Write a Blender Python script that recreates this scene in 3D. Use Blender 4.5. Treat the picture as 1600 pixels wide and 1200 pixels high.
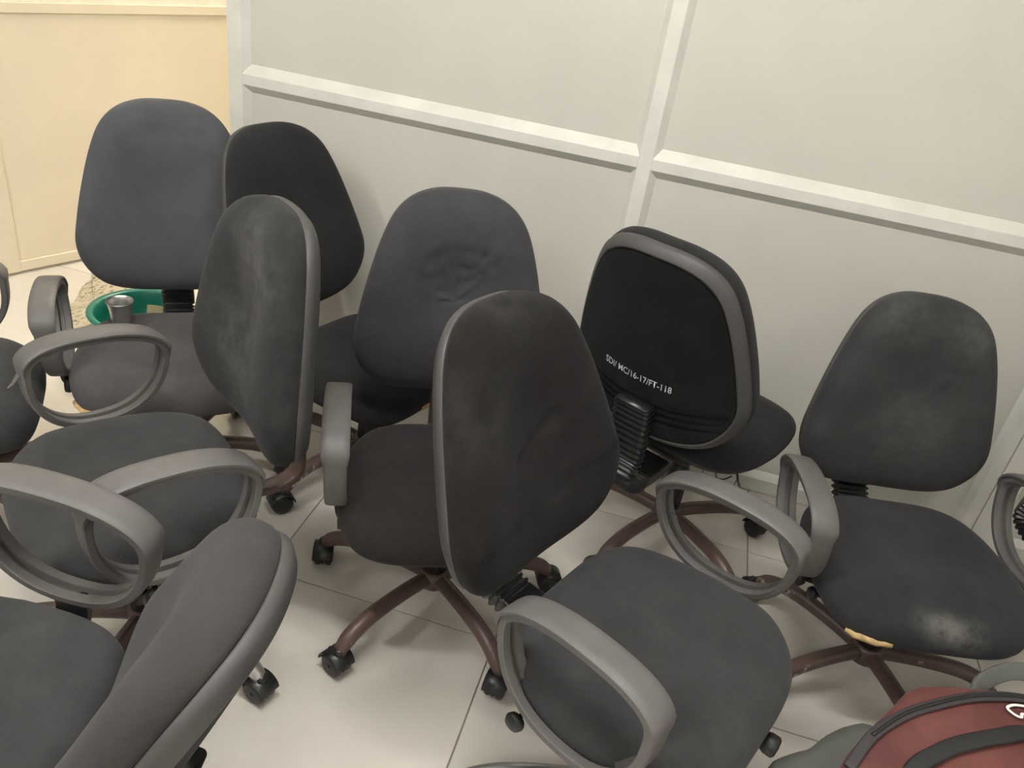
import bpy, bmesh, math, random
from mathutils import Vector, Matrix
R = math.radians
rnd = random.Random(7)
S = bpy.context.scene
for o in list(bpy.data.objects): bpy.data.objects.remove(o)

# ------------------------------------------------------------------ camera
CAM_H = 1.5; F_PX = 1264.7; YAW, PITCH, ROLL = 0.17743, 0.52475, 0.163978
cam = bpy.data.cameras.new('camera'); co = bpy.data.objects.new('camera', cam)
S.collection.objects.link(co); S.camera = co
cam.sensor_width = 36; cam.sensor_fit = 'HORIZONTAL'; cam.lens = F_PX*36/1600; cam.clip_start = .02
fw = Vector((-math.sin(YAW)*math.cos(PITCH), math.cos(YAW)*math.cos(PITCH), -math.sin(PITCH)))
rt = Vector((math.cos(YAW), math.sin(YAW), 0)); up = rt.cross(fw)
r2 = rt*math.cos(ROLL)+up*math.sin(ROLL); u2 = -rt*math.sin(ROLL)+up*math.cos(ROLL)
mw = Matrix((r2, u2, -fw)).transposed().to_4x4(); mw.translation = (0, 0, CAM_H); co.matrix_world = mw

# ------------------------------------------------------------------ world, exposure, lamps
w = bpy.data.worlds.new('world'); S.world = w; w.use_nodes = True
w.node_tree.nodes['Background'].inputs[0].default_value = (.8, .85, 1, 1)
w.node_tree.nodes['Background'].inputs[1].default_value = .05
S.view_settings.view_transform = 'Standard'; S.view_settings.look = 'None'
S.view_settings.exposure = 1.0; S.view_settings.gamma = 1; S.view_settings.use_curve_mapping = False
CEIL = 2.75
# x, y, z, angle about z, watts, colour : ceiling tube lamps (built with their housings below)
LAMPS = [(-.20, .70, CEIL-.10, 0, 13, (1, .985, .95)),
         (-1.75, -.05, CEIL-.10, R(90), 10, (1, .985, .95)),
         (-.65, -1.35, CEIL-.10, 0, 9.5, (1, .985, .95)),
         (.95, -.85, CEIL-.10, R(90), 4, (1, .985, .95)),
         (-1.75, 3.5, CEIL-.10, 0, 36, (1, .90, .72))]
TUBE_GLOW = 3.6     # per watt

# ------------------------------------------------------------------ helpers
col = S.collection
def tag(o, label=None, cat=None, group=None, kind=None):
    for k, v in (('label', label), ('category', cat), ('group', group), ('kind', kind)):
        if v: o[k] = v
    return o
def mesh(name, V, Fc, mat=None, parent=None, smooth=True, loc=None):
    me = bpy.data.meshes.new(name); me.from_pydata([tuple(v) for v in V], [], Fc); me.update()
    bm = bmesh.new(); bm.from_mesh(me); bmesh.ops.recalc_face_normals(bm, faces=bm.faces); bm.to_mesh(me); bm.free()
    if smooth: me.polygons.foreach_set('use_smooth', [True]*len(me.polygons))
    return link(name, me, mat, parent, loc)
def link(name, me, mat=None, parent=None, loc=None, rot=None):
    o = bpy.data.objects.new(name, me); col.objects.link(o)
    if mat and not me.materials: me.materials.append(mat)
    if parent: o.parent = parent
    if loc: o.location = loc
    if rot: o.rotation_euler = rot
    return o
def empty(name, loc=(0, 0, 0), rz=0):
    o = bpy.data.objects.new(name, None); col.objects.link(o); o.location = loc; o.rotation_euler.z = rz
    o.empty_display_size = .1; return o
class MB:
    def __init__(s): s.V = []; s.F = []
    def add(s, V, F):
        n = len(s.V); s.V += [tuple(v) for v in V]; s.F += [tuple(i+n for i in f) for f in F]; return s
    def box(s, x0, x1, y0, y1, z0, z1):
        return s.add([(x, y, z) for x in (x0, x1) for y in (y0, y1) for z in (z0, z1)],
                     [(0, 1, 3, 2), (4, 6, 7, 5), (0, 4, 5, 1), (2, 3, 7, 6), (0, 2, 6, 4), (1, 5, 7, 3)])
    def loft(s, rings, cap0=True, cap1=True, closed=True):
        n = len(rings[0]); V = [p for r in rings for p in r]; F = []
        for i in range(len(rings)-1):
            for j in range(n if closed else n-1):
                k = (j+1) % n; F.append((i*n+j, i*n+k, (i+1)*n+k, (i+1)*n+j))
        if cap0: F.append(tuple(range(n-1, -1, -1)))
        if cap1: F.append(tuple((len(rings)-1)*n+j for j in range(n)))
        return s.add(V, F)
    def lathe(s, prof, n=24, c=(0, 0, 0), axis='z'):
        rings = []
        for r, h in prof:
            ring = []
            for k in range(n):
                a = 2*math.pi*k/n; x, y = r*math.cos(a), r*math.sin(a)
                p = (x, y, h) if axis == 'z' else (h, x, y) if axis == 'x' else (x, h, y)
                ring.append((p[0]+c[0], p[1]+c[1], p[2]+c[2]))
            rings.append(ring)
        return s.loft(rings)
    def sweep(s, path, prof, lat=None, scale=None, closed=False):
        P = [Vector(p) for p in path]; n = len(P); rings = []
        for i, p in enumerate(P):
            a = P[(i-1) % n] if closed or i > 0 else P[0]; b = P[(i+1) % n] if closed or i < n-1 else P[-1]
            t = (b-a).normalized()
            if lat is not None: L = Vector(lat); L = (L-t*L.dot(t)).normalized()
            else:
                L = t.cross(Vector((0, 0, 1)))
                L = L.normalized() if L.length > 1e-4 else Vector((1, 0, 0))
            N = L.cross(t); pr = prof(i/(n if closed else n-1)) if callable(prof) else prof
            k = scale(i) if scale else 1
            rings.append([p+L*(u*k)+N*(v*k) for u, v in pr])
        if closed: return s.loft(rings+[rings[0]], False, False)
        return s.loft(rings)
    def build(s, name, mat, parent=None, smooth=True, loc=None): return mesh(name, s.V, s.F, mat, parent, smooth, loc)
def circ(r, n=12, k=1.0): return [(r*math.cos(2*math.pi*i/n), k*r*math.sin(2*math.pi*i/n)) for i in range(n)]
def rrect(a, b, r, n=3):
    o = []
    for cx, cy, a0 in ((a-r, b-r, 0), (-a+r, b-r, 90), (-a+r, -b+r, 180), (a-r, -b+r, 270)):
        for i in range(n+1):
            t = R(a0+90*i/n); o.append((cx+r*math.cos(t), cy+r*math.sin(t)))
    return o
def spline(pts, per=8, closed=False):
    P = [Vector(p) for p in pts]; n = len(P); out = []
    g = (lambda i: P[i % n]) if closed else (lambda i: P[max(0, min(n-1, i))])
    for i in range(n if closed else n-1):
        a, b, c, d = g(i-1), g(i), g(i+1), g(i+2)
        for k in range(per):
            t = k/per
            out.append(.5*((2*b)+(c-a)*t+(2*a-5*b+4*c-d)*t*t+(3*b-a-3*c+d)*t**3))
    if not closed: out.append(P[-1])
    return out
def edge_bevel(o, wd=.002, seg=2, ang=35):
    m = o.modifiers.new('bevel', 'BEVEL'); m.width = wd; m.segments = seg; m.limit_method = 'ANGLE'; m.angle_limit = R(ang)
    return o

# ------------------------------------------------------------------ materials
def new_mat(name):
    m = bpy.data.materials.new(name); m.use_nodes = True; nt = m.node_tree
    return m, nt, nt.nodes['Principled BSDF']
def N(nt, kind, **kw):
    n = nt.nodes.new(kind)
    for k, v in kw.items(): setattr(n, k, v)
    return n
def noise(nt, scale, detail=3, rough=.55, coord='Object', off=(0, 0, 0)):
    tc = N(nt, 'ShaderNodeTexCoord'); mp = N(nt, 'ShaderNodeMapping'); mp.inputs['Location'].default_value = off
    nt.links.new(tc.outputs[coord], mp.inputs[0])
    n = N(nt, 'ShaderNodeTexNoise'); n.inputs['Scale'].default_value = scale; n.inputs['Detail'].default_value = detail
    n.inputs['Roughness'].default_value = rough; nt.links.new(mp.outputs[0], n.inputs['Vector']); return n
def ramp(nt, src, stops):
    r = N(nt, 'ShaderNodeValToRGB'); e = r.color_ramp.elements
    while len(e) < len(stops): e.new(.5)
    for i, (p, c) in enumerate(stops): e[i].position = p; e[i].color = (*c, 1) if len(c) == 3 else c
    nt.links.new(src, r.inputs[0]); return r
def bump(nt, b, src, strength, dist=.001):
    n = N(nt, 'ShaderNodeBump'); n.inputs['Strength'].default_value = strength; n.inputs['Distance'].default_value = dist
    nt.links.new(src, n.inputs['Height']); nt.links.new(n.outputs[0], b.inputs['Normal'])
def simple(name, c, rough=.5, metal=0, var=.08, scale=20, spec=.5):
    m, nt, b = new_mat(name)
    n = noise(nt, scale); r = ramp(nt, n.outputs[0], [(.3, tuple(x*(1-var) for x in c)), (.7, tuple(min(1, x*(1+var)) for x in c))])
    nt.links.new(r.outputs[0], b.inputs['Base Color']); b.inputs['Roughness'].default_value = rough
    b.inputs['Metallic'].default_value = metal; b.inputs['Specular IOR Level'].default_value = spec
    return m
def fabric(name, c=(.019, .0193, .0197), dust=.0, seed=0, spots=(), sheen=.09):
    """woven black upholstery: fine weave, faint fade, dust marks, pale patches, painted highlights (spots: x,y,z,radius,amount in chair space)"""
    m, nt, b = new_mat(name); L = nt.links
    n1 = noise(nt, 9, 4, .6, off=(seed, seed*.7, 0))
    base = ramp(nt, n1.outputs[0], [(.3, tuple(x*.88 for x in c)), (.72, tuple(x*1.2 for x in c))])
    n2 = noise(nt, 14, 6, .7, off=(seed*1.3+5, 2, seed)); dm = ramp(nt, n2.outputs[0], [(.48, (0, 0, 0)), (.75, (1, 1, 1))])
    val = N(nt, 'ShaderNodeMath', operation='MULTIPLY'); L.new(dm.outputs[0], val.inputs[0]); val.inputs[1].default_value = dust
    last = val.outputs[0]
    tc = N(nt, 'ShaderNodeTexCoord')
    for (x, y, z, rad, amt) in spots:
        d = N(nt, 'ShaderNodeVectorMath', operation='DISTANCE'); L.new(tc.outputs['Object'], d.inputs[0]); d.inputs[1].default_value = (x, y, z)
        mr = N(nt, 'ShaderNodeMapRange'); mr.interpolation_type = 'SMOOTHSTEP'
        mr.inputs['From Min'].default_value = rad; mr.inputs['From Max'].default_value = rad*.15
        mr.inputs['To Min'].default_value = 0; mr.inputs['To Max'].default_value = amt; L.new(d.outputs['Value'], mr.inputs['Value'])
        n3 = noise(nt, 22, 5, .7, off=(x*3, z*2, seed)); r3 = ramp(nt, n3.outputs[0], [(.35, (.1, .1, .1)), (.62, (1, 1, 1))])
        mu = N(nt, 'ShaderNodeMath', operation='MULTIPLY'); L.new(mr.outputs[0], mu.inputs[0]); L.new(r3.outputs[0], mu.inputs[1])
        ad = N(nt, 'ShaderNodeMath', operation='ADD', use_clamp=True); L.new(last, ad.inputs[0]); L.new(mu.outputs[0], ad.inputs[1]); last = ad.outputs[0]
    mx = N(nt, 'ShaderNodeMix', data_type='RGBA'); L.new(last, mx.inputs['Factor']); L.new(base.outputs[0], mx.inputs['A'])
    mx.inputs['B'].default_value = (.13, .127, .118, 1); L.new(mx.outputs['Result'], b.inputs['Base Color'])
    b.inputs['Roughness'].default_value = .95; b.inputs['Specular IOR Level'].default_value = .07
    b.inputs['Sheen Weight'].default_value = sheen; b.inputs['Sheen Roughness'].default_value = .55; b.inputs['Sheen Tint'].default_value = (.75, .75, .78, 1)
    wv = noise(nt, 420, 2, .5); bump(nt, b, wv.outputs[0], .25, .0006)
    return m
def worn_paint(name, c=(.098, .060, .051), amount=.63):
    m, nt, b = new_mat(name); L = nt.links
    n = noise(nt, 8, 8, .78); k = ramp(nt, n.outputs[0], [(amount, (0, 0, 0)), (amount+.05, (1, 1, 1))])
    mx = N(nt, 'ShaderNodeMix', data_type='RGBA'); L.new(k.outputs[0], mx.inputs['Factor'])
    mx.inputs['A'].default_value = (*c, 1); mx.inputs['B'].default_value = (.55, .52, .48, 1); L.new(mx.outputs['Result'], b.inputs['Base Color'])
    ml = N(nt, 'ShaderNodeMath', operation='MULTIPLY'); L.new(k.outputs[0], ml.inputs[0]); ml.inputs[1].default_value = .8; L.new(ml.outputs[0], b.inputs['Metallic'])
    b.inputs['Roughness'].default_value = .38; return m

M_panel = simple('partition_laminate', (.60, .585, .525), .38, 0, .03, 3)
M_alu = simple('cream_painted_aluminium', (.70, .69, .63), .35, 0, .06, 12)
M_tile = None
def tile_mat():
    m, nt, b = new_mat('polished_cream_tile')
    n = noise(nt, 2.2, 5, .6, coord='Object'); oi = N(nt, 'ShaderNodeObjectInfo')
    r = ramp(nt, n.outputs[0], [(.3, (.60, .56, .50)), (.7, (.68, .64, .58))])
    hs = N(nt, 'ShaderNodeHueSaturation'); mr = N(nt, 'ShaderNodeMapRange'); mr.inputs['To Min'].default_value = .95; mr.inputs['To Max'].default_value = 1.04
    nt.links.new(oi.outputs['Random'], mr.inputs['Value']); nt.links.new(mr.outputs[0], hs.inputs['Value']); nt.links.new(r.outputs[0], hs.inputs['Color'])
    sp = noise(nt, 9, 6, .75); k = ramp(nt, sp.outputs[0], [(.68, (0, 0, 0)), (.80, (.35, .35, .35))])
    mx = N(nt, 'ShaderNodeMix', data_type='RGBA'); nt.links.new(k.outputs[0], mx.inputs['Factor']); nt.links.new(hs.outputs[0], mx.inputs['A']); mx.inputs['B'].default_value = (.33, .28, .22, 1)
    nt.links.new(mx.outputs['Result'], b.inputs['Base Color'])
    b.inputs['Roughness'].default_value = .24; b.inputs['Specular IOR Level'].default_value = .45
    return m
M_tile = tile_mat()
M_grout = simple('tile_grout', (.27, .23, .19), .9)
M_wall = simple('cream_wall_paint', (.80, .79, .75), .7, 0, .03, 4)
M_door = simple('cream_door_laminate', (.82, .73, .56), .45, 0, .03, 4)
M_plast = simple('charcoal_armrest_plastic', (.105, .099, .095), .55, 0, .12, 14)
M_shell = simple('dark_grey_shell_plastic', (.055, .053, .052), .55, 0, .10, 14)
M_blackp = simple('black_plastic', (.012, .012, .0125), .45)
M_rubber = simple('black_ribbed_rubber', (.014, .014, .015), .30)
M_brown = worn_paint('brown_painted_steel')
M_brown2 = worn_paint('brown_painted_steel_scraped', amount=.575)
M_steel = simple('bare_steel_tube', (.55, .54, .52), .3, .85, .15, 30)
M_wheel = simple('black_caster_nylon', (.014, .014, .015), .35)
M_foam = simple('torn_yellow_foam', (.52, .36, .17), .95, 0, .25, 60)
M_white = simple('white_stencil_paint', (.62, .64, .66), .8, 0, .25, 120)
M_lamp = simple('lamp_housing_white', (.85, .85, .83), .4)

# ------------------------------------------------------------------ floor with tiles
TX, TY, T = -.783, 1.358, .6
floor = MB().box(-4.0, 2.3, -2.7, 5.6, -.06, -.0035).build('floor', M_grout, smooth=False); tag(floor, kind='structure')
g = .0016; bv = .0012
tm = MB().loft([[(x*(T/2-g), y*(T/2-g), -.006) for x, y in ((-1, -1), (1, -1), (1, 1), (-1, 1))],
                [(x*(T/2-g), y*(T/2-g), -bv) for x, y in ((-1, -1), (1, -1), (1, 1), (-1, 1))],
                [(x*(T/2-g-bv), y*(T/2-g-bv), 0) for x, y in ((-1, -1), (1, -1), (1, 1), (-1, 1))]])
tile0 = None
for i in range(-5, 5):
    for j in range(-6, 7):
        cx, cy = TX+(i+.5)*T, TY+(j+.5)*T
        if not (-3.95 < cx < 2.3 and -2.6 < cy < 5.4): continue
        if tile0 is None: tile0 = tm.build('tile', M_tile, floor, smooth=False, loc=(cx, cy, 0))
        else: link('tile', tile0.data, None, floor, (cx, cy, 0))

# ------------------------------------------------------------------ partition wall
YF, YP = 2.272, 2.294           # face of the frame, face of the panels
wall = MB().box(-1.40, 2.25, YP+.03, YP+.05, 0, CEIL).build('wall_back', M_panel, smooth=False); tag(wall, kind='structure')
def post(x0, x1, z0=0, z1=CEIL, cl=.020, cr=.020, name='post', parent=None, mat=None):
    """upright with chamfered glazing beads"""
    pr = [(x0-cl, YP+.004), (x0-cl, YP), (x0, YF), (x1, YF), (x1+cr, YP), (x1+cr, YP+.004)]
    pr2 = pr+[(x1, YP+.03), (x0, YP+.03)]
    return edge_bevel(MB().loft([[(x, y, z) for x, y in pr2] for z in (z0, z1)]).build(name, mat or M_alu, parent or wall, smooth=False), .001)
def rail(x0, x1, zb, zt, cu=.028, cd=.024, name='rail', front=YF):
    pr = [(front, zb), (front, zt), (YP, zt+cu), (YP+.02, zt+cu), (YP+.02, zb-cd), (YP, zb-cd)]
    return edge_bevel(MB().loft([[(x, y, z) for y, z in pr] for x in (x0, x1)]).build(name, M_alu, wall, smooth=False), .001)
POSTS = [(-1.412, -1.367), (-.160, -.123), (1.045, 1.079)]
for a, b in POSTS: post(a, b, cl=0 if a < -1.3 else .016, cr=.02 if a < 1 else .004)
post(1.083, 1.15, cl=.003)
BAYS = [(-1.367, -.160), (-.123, 1.045), (1.150, 2.25)]
for k, (a, b) in enumerate(BAYS):
    rail(a+.0012, b-.0012, .938, .968)
    rail(a+.0012, b-.0012, 1.86, 1.90)
    # skirting channel standing on the floor
    rail(a+.0012, b-.0012, .002, .050, cu=.020, cd=0, name='base_rail')
    for z0, z1 in ((.03, .95), (.956, 1.88), (1.886, CEIL)):
        MB().box(a-.015, b+.015, YP, YP+.012, z0, z1).build('panel', M_panel, wall, smooth=False)
plate = MB().box(.935, 1.040, YF-.004, YF, .004, .070)
pl = edge_bevel(plate.build('joint_plate', simple('dull_zinc_plate', (.50, .48, .49), .5, .2, .15, 40), wall, smooth=False), .001)
sc = MB()
for x, z in ((.950, .055), (.950, .022), (1.025, .055)): sc.lathe([(.0005, -.0065), (.004, -.0062), (.0045, -.004)], 8, (x, YF, z), 'y')
sc.build('screw', M_blackp, pl)
# header above the doorway and the stretch left of it
tag(MB().box(-2.56, -1.412, YP, YP+.05, 2.12, CEIL).build('trim_1', M_alu, smooth=False), kind='structure')
tag(MB().box(-4.0, -2.56, YP-.02, YP+.05, 0, CEIL).build('wall_partition', M_panel, smooth=False), kind='structure')
# rest of the room and the next room
for nm, b in (('wall_right', (2.25, 2.33, -2.7, 5.6, 0, CEIL)), ('wall_left', (-4.08, -4.0, -2.7, 5.6, 0, CEIL)),
              ('wall_front', (-4.08, 2.33, -2.78, -2.7, 0, CEIL)), ('wall_far', (-4.08, 2.33, 5.6, 5.68, 0, CEIL)),
              ('ceiling', (-4.08, 2.33, -2.78, 5.68, CEIL, CEIL+.08))):
    tag(MB().box(*b).build(nm, M_wall, smooth=False), kind='structure')

# ------------------------------------------------------------------ open door leaf beyond the doorway
DO = Vector((-2.4427, 2.4106, 0)); DA = math.atan2(.9079, .4192)
door = empty('door_1', DO, DA); tag(door, kind='structure')
# local x runs along the leaf, local -y faces the camera
def dbox(nm, x0, x1, z0, z1, y0, y1, mat): return edge_bevel(MB().box(x0, x1, y0, y1, z0, z1).build(nm, mat, door, smooth=False), .002)
DW = 1.22
dbox('stile', -.075, .012, .012, 2.05, 0, .04, M_door); dbox('stile', DW-.06, DW, .012, 2.05, 0, .04, M_door)
dbox('bottom_rail', .0122, DW-.0602, .012, .052, .004, .04, M_door)
dbox('mid_rail', .0122, DW-.0602, .95, .985, .004, .04, M_door)
dbox('top_rail', .0122, DW-.0602, 2.0, 2.05, .004, .04, M_door)
dbox('panel', .012, DW-.06, .052, .95, .012, .03, M_door)
dbox('panel', .012, DW-.06, .985, 2.0, .012, .03, simple('pale_cream_laminate', (.84, .80, .68), .45))

# ------------------------------------------------------------------ ceiling lamps
for k, (x, y, z, a, wt, c) in enumerate(LAMPS):
    t = empty('ceiling_light', (x, y, z), a)
    tag(t, ['white tube lamp on the ceiling above the middle chairs', 'white tube lamp on the ceiling at the left', 'white tube lamp on the ceiling behind the camera', 'white tube lamp on the ceiling at the right',
            'warm tube lamp on the ceiling of the next room'][k], 'lamp', 'ceiling tube lamps')
    MB().box(-.62, .62, -.03, .03, .045, .10).build('housing', M_lamp, t, smooth=False)
    for s in (-1, 1): MB().box(s*.61-.012, s*.61+.012, -.02, .02, -.018, .045).build('socket', M_lamp, t, smooth=False)
    me_, nt, b = new_mat('glowing_tube'); b.inputs['Base Color'].default_value = (.9, .9, .9, 1)
    b.inputs['Emission Color'].default_value = (*c, 1); b.inputs['Emission Strength'].default_value = TUBE_GLOW*min(wt, 16)
    MB().lathe([(.012, -.60), (.012, .60)], 12, (0, 0, 0), 'x').build('tube', me_, t)
    L = bpy.data.lights.new('tube_light', 'AREA'); L.shape = 'RECTANGLE'; L.size = 1.2; L.size_y = .09; L.energy = wt; L.color = c
    lo = bpy.data.objects.new('tube_light', L); col.objects.link(lo); lo.parent = t; lo.location = (0, 0, -.03)

# ------------------------------------------------------------------ office chairs
W_, HB, CV, YB0, SW, SD, TP, TH = .225, .5007, 1.20, .2999, .2364, .2109, .1899, .0708
BO = [(0, 0), (.45, .012), (.75, .06), (.93, .16), (1, .28), (.985, .42), (.93, .6), (.85, .76), (.74, .88), (.56, .955), (.3, .993), (0, 1)]
def back_outline(nseg=96):
    pts = []
    for a, t in BO: pts.append((a*(1-TP*max(0, t-.3))*W_, t*HB, 0))
    full = pts+[(-x, z, 0) for x, z, _ in pts[-2:0:-1]]
    return [(p.x, p.y) for p in spline(full, nseg//len(full)+1, True)]
BOUT = back_outline()
def gauge(s, t):
    """how far out (0 centre, 1 edge) a point of the back lies, measured from the middle of the back"""
    n = len(BOUT)
    for i in range(n):
        ax, ay = BOUT[i][0], BOUT[i][1]-HB*.5; bx, by = BOUT[(i+1) % n][0], BOUT[(i+1) % n][1]-HB*.5
        d = ax*by-ay*bx
        if abs(d) < 1e-12: continue
        u, v = (s*by-t*bx)/d, (ax*t-ay*s)/d
        if u >= -1e-9 and v >= -1e-9: return u+v
    return 0
def smooth01(x): x = max(0, min(1, x)); return x*x*(3-2*x)
def pad_depth(s, t, r, creases):
    """depth of the cushion front (towards the sitter) at lateral s, height t, ring r"""
    d = .010+.062*max(0, 1-r**5.5)**.62
    u = t/HB
    d -= .017*math.exp(-((u-.60)/.19)**2-(s/.12)**2)*(1-r*.4)      # hollow under the head roll
    d += .006*math.exp(-((u-.30)/.14)**2)*(1-r)                     # lumbar swell
    for (s1, t1, s2, t2, wd, dp) in creases:
        ax, ay = s2-s1, t2-t1; l2 = ax*ax+ay*ay; k = max(0, min(1, ((s-s1)*ax+(t-t1)*ay)/l2))
        dd = math.hypot(s-s1-k*ax, t-t1-k*ay); d -= dp*(math.exp(-(dd/wd)**2)-.45*math.exp(-((dd-wd*1.9)/wd)**2))
    return d
def se(c, e=.55): return math.copysign(abs(c)**e, c)
def seat_outline(n=72):
    o = []
    for k in range(n):
        a = 2*math.pi*k/n; x, y = se(math.cos(a)), se(math.sin(a))
        o.append((x*SW*(1-.10*max(0, y)), y*SD, y))
    return o
SOUT = seat_outline()
# arm loop: half length, rise of the pad, drop of the bow, slope, skew, half width
AL, AT, AB, ASL, ASK, AW = .1402, .0597, .1492, -.0513, -.0124, .0262
def arm_path(n=56):
    o = []
    for k in range(n):
        t = 2*math.pi*k/n; c, s = math.cos(t), math.sin(t)
        y = AL*math.copysign(abs(c)**.85, c); z = (AT*abs(s)**.85 if s > 0 else -AB*abs(s)**.9)+ASL*c*AL*2
        if s < 0: y += ASK*abs(s)
        o.append((0, y, z, s))
    return o
def smooth_closed(P, it=3):
    for _ in range(it):
        P = [tuple((P[i-1][j]+2*P[i][j]+P[(i+1) % len(P)][j])/4 for j in range(4)) for i in range(len(P))]
    return P
ARMP = smooth_closed(arm_path(), 2)
def arm_section(k):
    """width runs sideways, v is outward; groove along the inside of the lower bow"""
    s = ARMP[int(round(k*len(ARMP))) % len(ARMP)][3]; top = smooth01((s+.15)/.5)
    w = AW*(.86+.04*top); th = .0075+.0005*top; gr = .0095*(1-top); q = .0030
    return [(-w, th-q), (-w+q, th), (-w*.5, th+.0012), (w*.5, th+.0012), (w-q, th), (w, th-q), (w, -th+q*.6), (w-q*.6, -th),
            (w*.30, -th), (w*.20, -th+gr), (-w*.20, -th+gr), (-w*.30, -th), (-w+q*.6, -th), (-w, -th+q*.6)]
# shared caster and leg meshes
LEGR = .302
leg_path = spline([(.020, 0, .094), (.09, 0, .104), (.17, 0, .108), (.225, 0, .104), (.268, 0, .090), (.292, 0, .072), (LEGR, 0, .052)], 6)
leg_mb = MB().sweep(leg_path, circ(.0185, 14), lat=(0, 1, 0), scale=lambda i: 1.0 if i < 26 else 1-.03*(i-26))
LEGM = {}
def leg_mesh(mat):
    if mat.name not in LEGM:
        o = leg_mb.build('leg', mat); LEGM[mat.name] = o.data; bpy.data.objects.remove(o)
    return LEGM[mat.name]
wheel_mb = MB().lathe([(.006, -.0095), (.022, -.0095), (.0275, -.006), (.029, 0), (.0275, .006), (.022, .0085), (.013, .0075), (.006, .009)], 22, axis='x')
_o = wheel_mb.build('wheel', M_wheel); WHEEL = _o.data; bpy.data.objects.remove(_o)
hood = MB()
arc = [(0, .0325*math.cos(R(a)), .0325*math.sin(R(a))) for a in range(8, 173, 8)]
hood.sweep(arc, [(-.024, -.0022), (.024, -.0022), (.0255, 0), (.0235, .0022), (.012, .0042), (-.012, .0042), (-.0235, .0022), (-.0255, 0)], lat=(1, 0, 0))
hood.box(-.0025, .0025, -.026, .026, -.012, .026)
hood.lathe([(.0125, .020), (.0135, .030), (.0135, .042), (.009, .046)], 14, (0, -.006, 0))
hood.lathe([(.005, -.024), (.005, .024)], 10, (0, 0, 0), 'x')
_o = hood.build('caster', M_wheel); HOOD = _o.data; bpy.data.objects.remove(_o)

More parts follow.
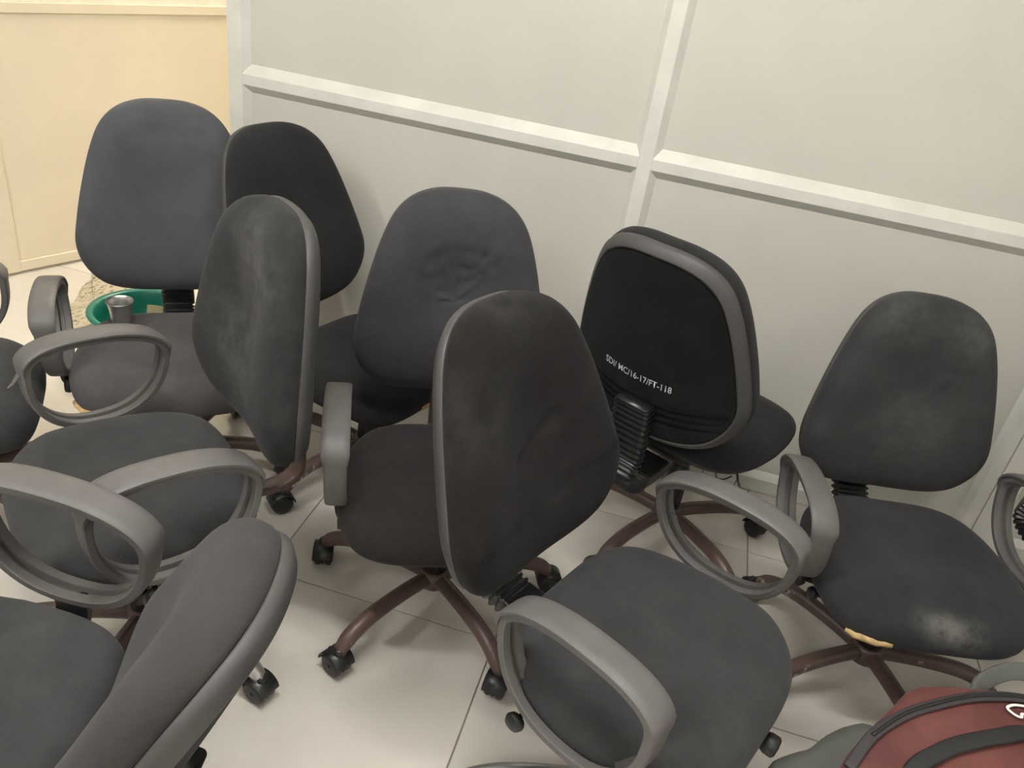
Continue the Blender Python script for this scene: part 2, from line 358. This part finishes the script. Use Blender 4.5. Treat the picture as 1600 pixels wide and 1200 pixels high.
def office_chair(label, pos, yaw, zs, hb, tilt, base_ang, arms, fab_back, fab_seat, creases=(), spine='bellows', levers=(1,),
                 leg_mats=None, text=None, foam=None, back_extra=0, bsc=1.0, torn_tip=0, threads=()):
    root = empty('office_chair', (pos[0], pos[1], 0), yaw)
    tag(root, label, 'chair', 'black office chairs crowded by the partition')
    ct, st = math.cos(tilt), math.sin(tilt)
    YB = YB0+back_extra
    def bk(s, y, z): s *= bsc; z *= bsc; y2 = y-CV*s*s; return (s, y2*ct+z*st+YB, -y2*st+z*ct+zs+hb)
    # --- seat cushion
    n = len(SOUT); mb = MB(); rings = []
    prof = [(.0005, 0), (.12, 0), (.25, 0), (.38, .0005), (.5, .001), (.62, .0015), (.72, .001), (.80, 0), (.86, -.003), (.91, -.008), (.95, -.0155), (.98, -.026), (.997, -.038), (1, -.050), (.992, -.064), (.975, -.073)]
    for r, z in prof:
        ring = []
        for x, y, yn in SOUT:
            rr = r; fx = min(1, abs(x)/SW)
            fr = smooth01((-yn*r-.45)/.5)*.022             # waterfall front
            dish = -.007*math.exp(-((x*r/.13)**2+((y*r-.02)/.12)**2))
            ring.append((x*rr, y*rr, zs+z-fr+dish+.004*smooth01((yn*r-.5)/.5)))
        rings.append(ring)
    mb.loft(rings, True, True); mb.build('seat_cushion', fab_seat, root)
    pan = MB(); pr = [(.975, -.0728), (.94, -.082), (.80, -.098), (.45, -.102)]
    pan.loft([[(x*r, y*r, zs+z-.016*smooth01((-yn*r-.45)/.5)) for x, y, yn in SOUT] for r, z in pr], True, True); pan.build('seat_pan', M_blackp, root)
    # --- back cushion: front shell of rings
    m2 = MB(); rings = []; cz = HB*.5
    for r in [.001, .06, .12, .18, .24, .30, .36, .42, .48, .54, .60, .66, .72, .78, .83, .87, .905, .935, .96, .98, .994, 1.0]:
        ring = []
        for s, t in BOUT:
            s2, t2 = s*r, cz+(t-cz)*r; ring.append(bk(s2, -pad_depth(s2, t2, r, creases), t2))
        rings.append(ring)
    for r, y in ((1.0, .004), (.985, .010), (.955, .012)): rings.append([bk(s*r, y, cz+(t-cz)*r) for s, t in BOUT])
    m2.loft(rings, True, True); m2.build('back_cushion', fab_back, root)
    # --- plastic rear shell with bevelled border
    m3 = MB(); rings = []
    for r, y in ((.93, .011), (.985, .0115), (.992, .014), (.992, .024), (.982, .029), (.930, .040), (.914, .041), (.906, .037)):
        rings.append([bk(s*r, y, cz+(t-cz)*r) for s, t in BOUT])
    m3.loft(rings, True, False); shell = m3.build('back_shell', M_shell, root)
    # --- recessed fabric panel on the rear, with three moulded ridges low down
    m4 = MB(); rings = []
    for r in ([.910-.018*k for k in range(50)]+[.006] if text else [.910, .89, .86, .83, .80, .74, .68, .62, .54, .46, .38, .30, .22, .14, .06, .001]):
        ring = []
        for s, t in BOUT:
            s2, t2 = s*r, cz+(t-cz)*r; u = t2/HB; e = abs(s2)/W_
            uu = u-.05*(1-e*e)*0+.06*e*e*-1
            rid = sum(.006*math.exp(-((uu-k)/.012)**2) for k in (.225, .185, .145))
            y = .037+(.003 if r < .90 else 0)-rid*smooth01((.91-r)/.06)+.006*(1-r)
            ring.append(bk(s2, y, t2))
        rings.append(ring)
    m4.loft(rings, False, True); panel = m4.build('rear_panel', M_rear, root)
    if text:
        cu = bpy.data.curves.new('stencil', 'FONT'); cu.body = text[0]; cu.size = text[3]; cu.offset = .0002; cu.resolution_u = 6; cu.space_character = 1.02
        to = bpy.data.objects.new('stencil', cu); col.objects.link(to); bpy.context.view_layer.update()
        dg = bpy.context.evaluated_depsgraph_get(); me = bpy.data.meshes.new_from_object(to.evaluated_get(dg)); bpy.data.objects.remove(to)
        for v in me.vertices:
            x, y = v.co.x, v.co.y
            s2 = text[1]-x*.86; t2 = text[2]+y*1.15
            v.co = bk(s2, .0412+.006*(1-gauge(s2, t2-cz)), t2)
        so = link('stencilled_code', me, M_white, root); so['label'] = 'white stencilled inventory code'
    # --- spine
    if spine == 'bellows':
        path = spline([(0, .19, zs-.125), (0, .25, zs-.128), (0, YB+.035, zs-.115), (0, YB+.085, zs-.07), bk(0, .078, -.03+min(0, -hb)*0), bk(0, .062, .05), bk(0, .056, .12)], 20)
        nr = len(path)
        sp = MB().sweep(path, rrect(.045, .020, .008), lat=(1, 0, 0), scale=lambda i: (1.0 if i % 4 < 2 else .86) if 30 < i < nr-2 else .93)
        sp.build('spine_bellows', M_rubber, root)
    else:
        path = spline([(0, .10, zs-.118), (0, .24, zs-.13), (0, YB+.03, zs-.128), (0, YB+.066, zs-.095), bk(0, .062, .0), bk(0, .054, .07), bk(0, .050, .15)], 8)
        MB().sweep(path, rrect(.020, .010, .006), lat=(1, 0, 0)).build('spine_bar', M_brown, root)
    # --- mechanism, column, hub
    mc = MB().loft([[(x*k, y*k+.03, z) for x, y in rrect(.075, .125, .02)] for k, z in ((.9, zs-.132), (1, zs-.126), (1, zs-.108), (.9, zs-.101))]); mc.build('tilt_mechanism', M_blackp, root)
    cl = MB().lathe([(.030, .085), (.030, zs*.5), (.024, zs*.5+.003), (.024, zs*.72), (.016, zs*.72+.003), (.016, zs-.128)], 20); cl.build('gas_column', M_blackp, root)
    MB().lathe([(.026, .066), (.036, .070), (.039, .080), (.039, .112), (.034, .118), (.028, .119)], 20).build('hub', M_brown, root)
    for lv_ in levers:
        sd_, ly, ll = lv_ if isinstance(lv_, tuple) else (lv_, -.05, .205)
        lv = MB().sweep(spline([(sd_*.05, ly+.01, zs-.118), (sd_*.15, ly, zs-.122), (sd_*ll, ly, zs-.118)], 5), circ(.005, 8))
        lo = lv.build('lever', M_blackp, root)
        MB().lathe([(.004, -.008), (.015, -.007), (.018, 0), (.015, .007), (.004, .008)], 14, (sd_*(ll+.007), ly, zs-.118), 'x').build('lever_knob', M_blackp, lo)
    # --- arms
    for sg, (dx, dy, dz, yw, rl) in arms.items():
        yw *= sg; rl *= sg; am = MB(); c, s = math.cos(yw), math.sin(yw); ox, oy, oz = sg*(.262+dx), .02+dy, zs+.10+dz
        def tf(p): x = p[0]+rl*p[2]; return (x*c-p[1]*s+ox, x*s+p[1]*c+oy, p[2]+oz)
        am.sweep([p[:3] for p in ARMP], lambda k: arm_section(k), lat=(-1, 0, 0), closed=True)
        pad = [p[:3] for p in ARMP if p[3] > -.10]; k0 = len(pad)
        def pad_sec(k):
            e = smooth01(min(k, 1-k)/.07); ww = AW*(.90+.16*e); t0, t1 = .0055, .0085+.0045*e
            return [(-ww, t0), (-ww, t1-.003), (-ww+.0035, t1), (-ww*.5, t1+.0012), (ww*.5, t1+.0012), (ww-.0035, t1), (ww, t1-.003), (ww, t0)]
        pm = MB().sweep(pad, pad_sec, lat=(-1, 0, 0)); pm.V = [tf(p) for p in pm.V]
        am.V = [tf(p) for p in am.V]; a_o = am.build('armrest', M_plast, root); a_o.data.set_sharp_from_angle(angle=R(38)); po = pm.build('arm_pad', M_plast, a_o); po.data.set_sharp_from_angle(angle=R(40))
        if sg == torn_tip:
            tp = MB().sweep(spline([(0, -AL+.004, .012), (.002, -AL-.010, .008), (.006, -AL-.022, -.004), (.010, -AL-.034, -.010)], 4), rrect(.010, .003, .0015, 2), lat=(1, 0, 0), scale=lambda i: 1-.07*i)
            tp.V = [tf(p) for p in tp.V]; tp.build('torn_pad_tip', M_plast, a_o)
        b0 = tf((0, ASK, -AB+.005)); bz = b0[2]
        br = MB().sweep(spline([(b0[0], b0[1], bz-.007), (b0[0]-sg*.012, b0[1], min(bz-.03, zs-.095)), (sg*.17, b0[1]*.7, zs-.112), (sg*.06, b0[1]*.7, zs-.114)], 6), rrect(.028, .006, .003), lat=(0, 1, 0))
        bo = br.build('arm_bracket', M_blackp, root)
        MB().lathe([(.004, -.010), (.020, -.009), (.022, 0), (.016, .012), (.004, .013)], 16, (b0[0]-sg*.014, b0[1]-.03, min(bz-.03, zs-.095)+.0), 'x').build('bolt_knob', M_blackp, bo)
    # --- five-star base
    for k in range(5):
        a = R(base_ang+72*k)-yaw; mt = (leg_mats or {}).get(k, M_brown)
        link('leg', leg_mesh(mt), None, root, (0, 0, 0), (0, 0, a))
        sw = rnd.uniform(0, 6.28)
        c = link('caster', HOOD, None, root, (LEGR*math.cos(a)-.006*math.sin(sw), LEGR*math.sin(a)+.006*math.cos(sw), .0292), (0, 0, sw))
        for s_ in (-1, 1): link('wheel', WHEEL, None, c, (s_*.0135, 0, 0), (0, 0, 0 if s_ > 0 else math.pi))
    for P, rad in threads:
        MB().sweep(spline(P, 5), circ(rad, 6)).build('torn_lining', M_blackp, root)
    # --- foam showing where the cover has torn under the front edge
    if foam:
        a0, a1 = foam; P = []
        for i in range(9):
            a = R(a0+(a1-a0)*i/8); x, y = se(math.cos(a)), se(math.sin(a)); P.append((x*SW*.985, y*SD*.985, zs-.086-.004*rnd.random()))
        fo = MB().sweep(P, circ(.0085, 8), scale=lambda i: .45+.55*math.sin(math.pi*(i+.6)/9.2)+.15*rnd.random()).build('torn_foam', M_foam, root)
        fo['label'] = 'torn yellow foam at the seat edge'
    return root
M_rear = fabric('rear_panel_fabric', (.0050, .0058, .0058), dust=.05, seed=3, sheen=.08)
FB = [fabric('black_upholstery', seed=1, dust=.06), fabric('faded_black_upholstery', (.037, .0375, .038), seed=4, dust=.10),
      fabric('bluish_black_upholstery', (.044, .0425, .047), seed=6, dust=.08), fabric('brownish_black_upholstery', (.0135, .0122, .0120), seed=8, dust=.06, sheen=.06, spots=[(0, .42, .98, .12, .12), (-.15, .34, .80, .12, .10)])]  # last fabric's spots paint highlights on the back's top and one side
F_back1 = fabric('brightened_grey_upholstery', (.072, .075, .082), seed=31, dust=.08)  # base colour raised to carry the extra brightness near the doorway
F_seat3 = fabric('brown_tinged_seat_upholstery', (.028, .0245, .0245), seed=41, dust=.06)
F_seat1 = fabric('brightened_seat_upholstery', (.078, .072, .073), seed=2, dust=.10)  # likewise lightened in colour for the brighter left of the room
F_back5 = fabric('dusty_back_upholstery', (.023, .023, .023), seed=12, dust=.14,
                 spots=[(.06, .22, .86, .14, .38), (-.02, .22, .72, .16, .26), (.03, .22, .60, .12, .20), (.0, .25, .93, .10, .22)])
F_back8 = fabric('pale_headroll_upholstery', (.035, .0355, .036), seed=15, dust=.08, spots=[(-.08, .30, .84, .11, .30), (.10, .31, .82, .11, .30), (.03, .24, .56, .16, .16)])  # spots lighten the head roll and a patch lower down
F_seat8 = fabric('stained_seat_upholstery', (.030, .030, .031), seed=17, dust=.06, spots=[(.0, -.205, .375, .06, 1.0), (-.045, -.20, .39, .05, .5), (.055, -.205, .365, .06, .7)])
F_back6 = fabric('worn_grey_back_upholstery', (.038, .036, .0345), seed=21, dust=.08)
Z0 = (0, 0, 0, 0, 0)
chairs = {}
chairs[0] = office_chair('black chair cut off by the left picture edge, its seat corner and one arm showing', (-1.579, 1.273), 2.186, .375, .02, .15, 60,
    {1: (.035, .004, 0, 0, 0)}, FB[0], FB[1])
chairs[1] = office_chair('black chair with a steel cup on its seat, nearest the doorway and green tub', (-1.197, 1.621), .563, .406, .02, .121, 18,
    {-1: (.007, -.008, -.01, -.06, .059)}, F_back1, F_seat1,
    creases=[(-.02, .325, .03, .315, .006, .003), (-.09, .405, -.03, .43, .012, .003), (-.03, .43, .09, .42, .012, .003)], foam=(205, 262), bsc=1.04)
chairs[2] = office_chair('black chair standing against the partition, its back half hidden behind the dusty chair back', (-.734, 1.856), 1.26, .409, .005, .234, -114,
    {}, FB[0], FB[0], leg_mats={0: M_brown2}, foam=(268, 300), levers=(), bsc=1.04)
chairs[3] = office_chair('black chair in the middle with creased back, its brown star base in full view', (-.368, 1.4175), .384, .405, .040, .069, -113,
    {-1: (-.020, -.042, .016, -.024, .03)}, FB[2], F_seat3,
    creases=[(-.07, .34, -.03, .375, .008, 0.0059), (-.03, .375, .06, .372, .008, 0.0068), (.06, .372, .09, .35, .008, 0.0059), (-.02, .335, .045, .342, .006, 0.0068),
             (.005, .30, .035, .304, .006, 0.0059), (-.03, .275, .005, .275, .007, 0.0059), (-.02, .25, .02, .262, .007, 0.0034)], spine='bar')
chairs[4] = office_chair('black chair facing right in the front, both its arm loops showing, back seen obliquely', (.1345, 1.027), 1.153, .490, -.022, .312, -162,
    {-1: (-.036, .009, -.02, .12, -.009), 1: (-.009, 0, -.006, -.059, -.177)}, FB[3], FB[1],
    creases=[(-.06, .235, .045, .275, .013, .006), (-.20, .125, .0, .14, .006, .005), (.0, .14, .19, .17, .006, .005)], levers=((-1, .115, .215),), back_extra=-.008, leg_mats={0: M_steel})
chairs[5] = office_chair('black chair with grey dust marks on its back, facing left, torn armrest tip', (-.902, 1.066), -.673, .468, .017, .059, -9,
    {-1: (.015, -.003, -.002, -.137, -.077), 1: (.002, -.01, .023, .093, -.015)}, F_back5, FB[1], spine='bar', bsc=.99, back_extra=-.022, torn_tip=-1, leg_mats={0: M_steel, 4: M_brown2})
chairs[6] = office_chair('greyish black chair in the lower left corner, nearest the camera', (-.785, .499), -1.383, .500, -.115, .44, 69,
    {-1: (.007, .034, .014, .105, -.022)}, F_back6, FB[1], back_extra=-.060, bsc=.98)
chairs[7] = office_chair('black chair turned to the partition with a white code stencilled on its back', (.160, 1.921), 2.699, .485, .022, .233, 24,
    {}, FB[0], FB[0], text=('SDI/ MC/16-17/FT-118', .100, .170, .0215), levers=(),
    threads=[([(-.121, .170, .395), (-.124, .174, .380), (-.121, .178, .362), (-.127, .180, .358)], .0012), ([(-.187, .115, .395), (-.200, .130, .385), (-.215, .140, .372)], .003), ([(-.195, .122, .392), (-.194, .128, .365), (-.196, .128, .345)], .0009),
             ([(-.150, .155, .392), (-.156, .158, .382), (-.170, .148, .380), (-.182, .130, .388)], .002)])
chairs[8] = office_chair('black chair at the right with a white stain on the front of its seat', (.678, 1.592), .215, .405, -.031, .144, 2,
    {-1: (.012, -.002, -.019, .044, .114), 1: (-.005, .013, .007, .028, -.098)}, F_back8, F_seat8,
    creases=[(.02, .20, .07, .30, .010, .0035), (.04, .345, .12, .335, .010, .004)], foam=(228, 258), levers=(-1,), leg_mats={0: M_brown2, 2: M_brown2, 3: M_brown2})
chairs[9] = office_chair('black chair almost wholly outside the right picture edge, only its ribbed spine showing', (1.367, 1.78), R(62), .43, .02, .06, 24,
    {}, FB[0], FB[0], levers=())
tk = MB().lathe([(.006, -.10), (.006, -.205), (.016, -.207), (.019, -.214), (.019, -.228), (.014, -.232), (.002, -.233)], 16, (.05, 0, .372), 'y')
tk.build('tension_knob', M_blackp, chairs[4])
bpy.context.view_layer.update()

# ------------------------------------------------------------------ steel cup on the far left chair's seat
cup = MB().lathe([(.0005, .002), (.021, .0), (.0235, .004), (.0275, .045), (.0315, .066), (.0345, .0705), (.0345, .0725), (.033, .072), (.030, .066), (.026, .045), (.022, .006), (.0005, .005)], 32)
cp = cup.build('steel_cup', simple('brushed_steel', (.50, .49, .47), .32, .9, .1, 40), None, loc=(-1.362, 1.645, .4065)); tag(cp, 'small steel tumbler standing on the seat near the doorway', 'cup')

# ------------------------------------------------------------------ green tub in the doorway
TC = (-1.641, 2.076, 0)
tub = empty('green_tub', TC); tag(tub, 'round green plastic tub on the floor of the doorway', 'tub')
M_green = simple('green_plastic', (.010, .17, .125), .35, 0, .08, 8)
MB().lathe([(.0005, .006), (.105, .004), (.112, .012), (.142, .16), (.147, .188), (.161, .190), (.163, .196), (.161, .201), (.145, .201), (.140, .196), (.136, .16), (.106, .016), (.0005, .012)], 48).build('tub_body', M_green, tub)
bo = empty('small_bottle', (TC[0]-.065, TC[1]-.02, .0165)); tag(bo, 'pale green bottle standing in the green tub', 'bottle')
M_pale = simple('turquoise_plastic', (.02, .50, .33), .3)
MB().lathe([(.0005, 0), (.022, .002), (.024, .01), (.024, .09), (.016, .112), (.010, .118), (.010, .128)], 20).build('bottle_body', simple('clear_green_plastic', (.45, .68, .58), .2), bo)
MB().lathe([(.013, .124), (.014, .126), (.014, .148), (.012, .150)], 18).build('bottle_cap', M_pale, bo)
cd = edge_bevel(MB().box(-.028, .028, -.0015, .0015, 0, .17).build('cardboard_piece', simple('printed_cardboard', (.52, .42, .25), .8, 0, .2, 30), None, smooth=False), .0005)
cd.location = (TC[0]+.01, TC[1]+.03, .020); cd.rotation_euler = (R(-12), R(6), R(30)); tag(cd, 'beige cardboard strip leaning inside the green tub', 'cardboard')

# ------------------------------------------------------------------ crumpled patterned cloth beside the tub
def cloth_mat():
    m, nt, b = new_mat('patterned_rag')
    n = noise(nt, 11, 4, .6); v = N(nt, 'ShaderNodeTexVoronoi'); v.inputs['Scale'].default_value = 16
    a = N(nt, 'ShaderNodeMath', operation='ADD'); nt.links.new(n.outputs[0], a.inputs[0]); nt.links.new(v.outputs['Distance'], a.inputs[1])
    r = ramp(nt, a.outputs[0], [(.66, (.16, .145, .115)), (.84, (.34, .30, .22)), (1.1, (.50, .44, .33))]); nt.links.new(r.outputs[0], b.inputs['Base Color'])
    b.inputs['Roughness'].default_value = .9; return m
CO = [(-2.27, 2.62), (-2.10, 2.66), (-1.93, 2.50), (-1.93, 2.36), (-1.95, 2.22), (-1.975, 2.12), (-2.03, 2.11), (-2.045, 2.18), (-2.11, 2.24), (-2.12, 2.32), (-2.18, 2.44), (-2.20, 2.54)]
ol = spline([(x, y, 0) for x, y in CO], 5, True); cxy = sum(ol, Vector())/len(ol); rings = []
for r in (1, 1, .92, .8, .65, .5, .35, .2, .05):
    first = not rings
    rings.append([(cxy.x+(p.x-cxy.x)*r, cxy.y+(p.y-cxy.y)*r, .001 if first else .006+.007*(math.sin(p.x*r*31+p.y*17)*math.cos(p.y*r*27-p.x*9)+.6)*(1 if r < 1 else .2)) for p in ol])
tag(MB().loft(rings).build('floor_rag', cloth_mat(), None), 'crumpled patterned rag on the floor beside the green tub', 'rag')

# ------------------------------------------------------------------ red bag in the lower right corner
def bz(y): return .38-.3*(1.2-y)
bag = empty('travel_bag', (.80, .95, 0)); tag(bag, 'dark red bag with black zips and a white mark, in front at the lower right', 'bag')
def loc(p): return (p[0]-.80, p[1]-.95, p[2])
def bag_mat():
    m, nt, b = new_mat('maroon_bag_fabric')
    n = noise(nt, 6, 4, .6); r = ramp(nt, n.outputs[0], [(.35, (.085, .018, .016)), (.65, (.15, .045, .038))]); nt.links.new(r.outputs[0], b.inputs['Base Color'])
    b.inputs['Roughness'].default_value = .55; b.inputs['Sheen Weight'].default_value = .15; wv = noise(nt, 7, 3); bump(nt, b, wv.outputs[0], .5, .01); return m
BT = [(.455, .90), (.485, 1.02), (.534, 1.10), (.585, 1.165), (.616, 1.205), (.66, 1.225), (.727, 1.241), (.85, 1.262), (1.0, 1.255), (1.10, 1.19), (1.13, 1.05), (1.13, .85), (1.08, .70), (.90, .64), (.65, .65), (.50, .74)]
def inset(P, k, z): c = Vector((.80, .95)); return [loc((c.x+(x-c.x)*k, c.y+(y-c.y)*k, z(c.y+(y-c.y)*k) if callable(z) else z)) for x, y in P]
BTs = [(p.x, p.y) for p in spline([(x, y, 0) for x, y in BT], 3, True)]
bm_ = MB().loft([inset(BTs, .80, .004), inset(BTs, .86, .02), inset(BTs, .93, .12), inset(BTs, .975, lambda y: bz(y)*.62), inset(BTs, 1.0, lambda y: bz(y)-.035), inset(BTs, .997, lambda y: bz(y)-.010),
                 inset(BTs, .975, lambda y: bz(y)), inset(BTs, .90, lambda y: bz(y)+.002), inset(BTs, .6, lambda y: bz(y)+.004), inset(BTs, .3, lambda y: bz(y)+.005), inset(BTs, .02, lambda y: bz(y)+.005)])
bm_.build('bag_body', bag_mat(), bag)
M_zip = simple('dark_zip_tape', (.035, .03, .033), .6); M_blk = simple('black_webbing', (.016, .017, .018), .6)
def band(name, P, wd, th, mat, dz=.007):
    pp = spline([loc((x, y, bz(y)+dz)) for x, y in P], 6)
    return MB().sweep(pp, rrect(wd/2, th/2, th*.4, 2)).build(name, mat, bag)
z1 = band('zip', [(.50, 1.02), (.539, 1.085), (.59, 1.135), (.642, 1.17), (.725, 1.213), (.819, 1.238), (.93, 1.235), (1.03, 1.18)], .020, .006, M_zip)
pp = spline([loc((x, y, bz(y)+.0105)) for x, y in [(.539, 1.085), (.59, 1.135), (.642, 1.17), (.725, 1.213), (.819, 1.238), (.93, 1.235)]], 6)
MB().sweep(pp, circ(.0035, 8)).build('zip_teeth', M_blackp, z1)
band('webbing_strap', [(.56, .95), (.605, 1.045), (.65, 1.088), (.694, 1.118), (.763, 1.152), (.809, 1.17), (.90, 1.17), (1.0, 1.12), (1.04, 1.0)], .030, .010, M_blk, .011)
gl = [(.780, 1.212), (.787, 1.2195), (.800, 1.224), (.820, 1.226), (.840, 1.222), (.846, 1.213), (.838, 1.206), (.822, 1.205), (.812, 1.210), (.804, 1.209), (.803, 1.203), (.792, 1.204)]
pp = spline([loc((x, y-.004, bz(y)+.0075)) for x, y in gl], 4, True)
lg = MB().sweep(pp, rrect(.0026, .001, .0005, 1), closed=True).build('logo', simple('white_print', (.8, .8, .78), .5), bag); lg['label'] = 'white looped logo'
M_gg = simple('grey_green_fabric', (.095, .10, .088), .85, 0, .15, 10)
# side pocket bulging to the left, lower than the lid
SP = [(.395, .96), (.385, 1.03), (.42, 1.066), (.456, 1.092), (.495, 1.14), (.533, 1.172), (.575, 1.19), (.62, 1.15), (.62, .95), (.58, .86), (.50, .83), (.42, .88)]
SPs = [(p.x, p.y) for p in spline([(x, y, 0) for x, y in SP], 3, True)]
def ins2(k, z): return [loc((.585+(x-.585)*k, .98+(y-.98)*k, z)) for x, y in SPs]
MB().loft([ins2(.52, .004), ins2(.58, .03), ins2(.72, .12), ins2(.93, .21), ins2(.99, .245), ins2(1, .262), ins2(.97, .276), ins2(.85, .284), ins2(.4, .288)]).build('side_pocket', M_gg, bag)
hp = spline([loc(p) for p in [(.74, 1.235, bz(1.235)-.03), (.752, 1.262, bz(1.24)-.004), (.80, 1.285, bz(1.25)+.018), (.87, 1.29, bz(1.25)+.022), (.94, 1.28, bz(1.25)+.012), (.99, 1.25, bz(1.24)-.02)]], 7)
MB().sweep(hp, rrect(.016, .005, .003), lat=(0, .6, .8)).build('carry_handle', M_gg, bag)
